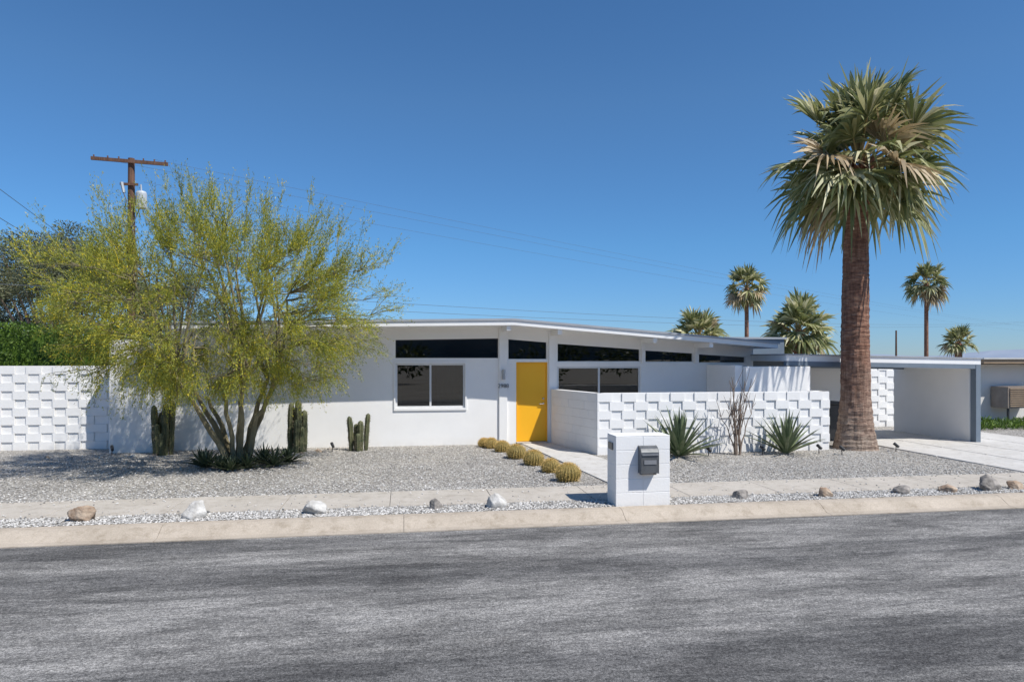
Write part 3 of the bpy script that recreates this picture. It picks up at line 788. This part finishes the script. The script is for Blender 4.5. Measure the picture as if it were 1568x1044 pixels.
q.tube([(ux+.3,uy-.2,7.2),(ux+.2,uy-.25,6.9),(ux+.1,uy-.2,7.3),(ux+.35,uy-.15,8.0)],.02,'wire')
for z in (5.6,6.2,6.8,7.3): q.tube([(ux-.25,uy-.15,z),(ux+.25,uy-.15,z)],.03,'wire')
q.obj('transformer',UP,smooth=False)
def small_pole(x,y,h,arm):
    q=MB(); q.tube([(x,y,0),(x,y,h)],[.16,.12],'wood',8)
    if arm: q.box(x-1.5,y-.1,h-.5,x+1.5,y,h-.35,'wood'); q.box(x-1.0,y-.1,h-1.6,x+1.0,y,h-1.45,'wood')
    q.obj('utility_pole')
small_pole(190,160,10,True)
small_pole(76,96,6.6,False)
W=MB()
def wire(a,b,sag,r_=.006,n=24):
    a=np.array(a,float);b=np.array(b,float);t=np.linspace(0,1,n)[:,None]; p=a+(b-a)*t; p[:,2]-= (4*sag*t*(1-t))[:,0]; W.tube(p,r_,'wire',4)
far=np.array([190,160,9.6])
for dx,dz in ((-1.3,0),(.9,0),(.5,-.9)): wire((ux+dx,uy-.16,9.95+dz),far+np.array([dx*.8,0,dz]),1.6,.005)
A=np.array([-.76,28.5,4.4]); B=np.array([80.8,78.3,6.9])
for k in (0,.35): wire(A-(B-A)*.12+np.array([0,0,k]),B+np.array([0,0,k*.5]),.8,.007)
for (z1,z0) in ((4.95,5.83),(4.5,5.2),(4.8,3.75)):
    a=np.array([ux,uy,z1]); b=np.array([-8.77,16.6,z0]); wire(a,a+(b-a)*1.6,.0,.008)
W.obj('power_lines')

# ------------------------------------------------------------------ neighbour house
NH=empty('neighbour_house')
q=MB(); q.box(19.1,20.2,0,34,30,1.93,'neigh'); q.obj('walls',NH)
q=MB(); q.box(18.7,19.6,1.96,35,31,2.1,'tan'); q.box(18.65,19.55,2.102,35.1,31,2.15,'roofing'); q.obj('roof',NH)
q=MB(); q.box(19.5,19.5,.5,20.7,20.15,1.2,'ac')
for i in range(9): q.box(19.56,19.47,.55+i*.07,20.2,19.498,.59+i*.07,'tan')
for xx in (19.55,20.6): q.box(xx,19.55,0,xx+.05,19.6,.5,'dark')
q.obj('evaporative_cooler',NH)
q=MB(); q.box(23,20.15,.8,25,20.19,1.8,'dark'); q.box(22.95,20.1,.74,25.05,20.18,.79,'trim'); q.obj('window',NH)
q=MB(); q2=MB(); K=220; vs=[]
for i in range(K+1):
    a=2*math.pi*i/K; fx,fy=math.sin(a),math.cos(a); back=max(0,-fy)
    h=(14+6*math.sin(a*9)+4*math.sin(a*23+1)+2*math.sin(a*51))+back*260*(.7+.3*math.sin(a*7)+.12*math.sin(a*19))
    vs+=[(fx*1500,fy*1500,-2),(fx*1600,fy*1600,max(6,h))]
q.add(vs,[(2*i,2*i+1,2*i+3,2*i+2) for i in range(K) if math.cos(2*math.pi*(i+.5)/K)>-.1],'hill'); q.obj('hills')
q2.add(vs,[(2*i,2*i+1,2*i+3,2*i+2) for i in range(K) if math.cos(2*math.pi*(i+.5)/K)<=-.1],'mount'); q2.obj('mountains')

# ------------------------------------------------------------------ light, sky, camera
EL, AZ = 53, 135
wd=bpy.data.worlds.new('World'); scene.world=wd; wd.use_nodes=True; nt=wd.node_tree
bg=nt.nodes['Background']; sky=nt.nodes.new('ShaderNodeTexSky'); sky.sky_type='NISHITA'; sky.sun_disc=False
sky.sun_elevation=math.radians(EL); sky.sun_rotation=math.radians(AZ); sky.altitude=0; sky.air_density=1.0; sky.dust_density=.0; sky.ozone_density=6
hs=nt.nodes.new('ShaderNodeHueSaturation'); hs.inputs['Saturation'].default_value=1.15
nt.links.new(sky.outputs[0],hs.inputs['Color'])
tc=nt.nodes.new('ShaderNodeTexCoord'); sx=nt.nodes.new('ShaderNodeSeparateXYZ'); nt.links.new(tc.outputs['Generated'],sx.inputs[0])
tint=ramp(nt,sx.outputs['Z'],[(0,(.46,.64,.98)),(.06,(.50,.70,.98)),(.16,(.66,.86,1.0)),(.35,(1,1,1))])
nt.links.new(mixc(nt,1.0,hs.outputs[0],tint,'MULTIPLY'),bg.inputs[0]); bg.inputs[1].default_value=.118
sl=bpy.data.lights.new('sun','SUN'); sl.energy=5.0; sl.angle=math.radians(.5); sl.color=(1,.96,.89)
so=bpy.data.objects.new('sun',sl); scene.collection.objects.link(so)
e=math.radians(EL);a=math.radians(AZ); dv=Vector((math.cos(e)*math.sin(a),math.cos(e)*math.cos(a),math.sin(e)))
so.rotation_euler=dv.to_track_quat('Z','Y').to_euler(); so.location=(20,-15,40)
cam=bpy.data.cameras.new('camera'); co=bpy.data.objects.new('camera',cam); scene.collection.objects.link(co)
co.location=(0,0,2.1); co.rotation_euler=(math.radians(90),0,math.radians(-9)); cam.lens=24; cam.sensor_width=36; cam.shift_y=28/1568
cam.clip_end=10000; cam.clip_start=.1; scene.camera=co
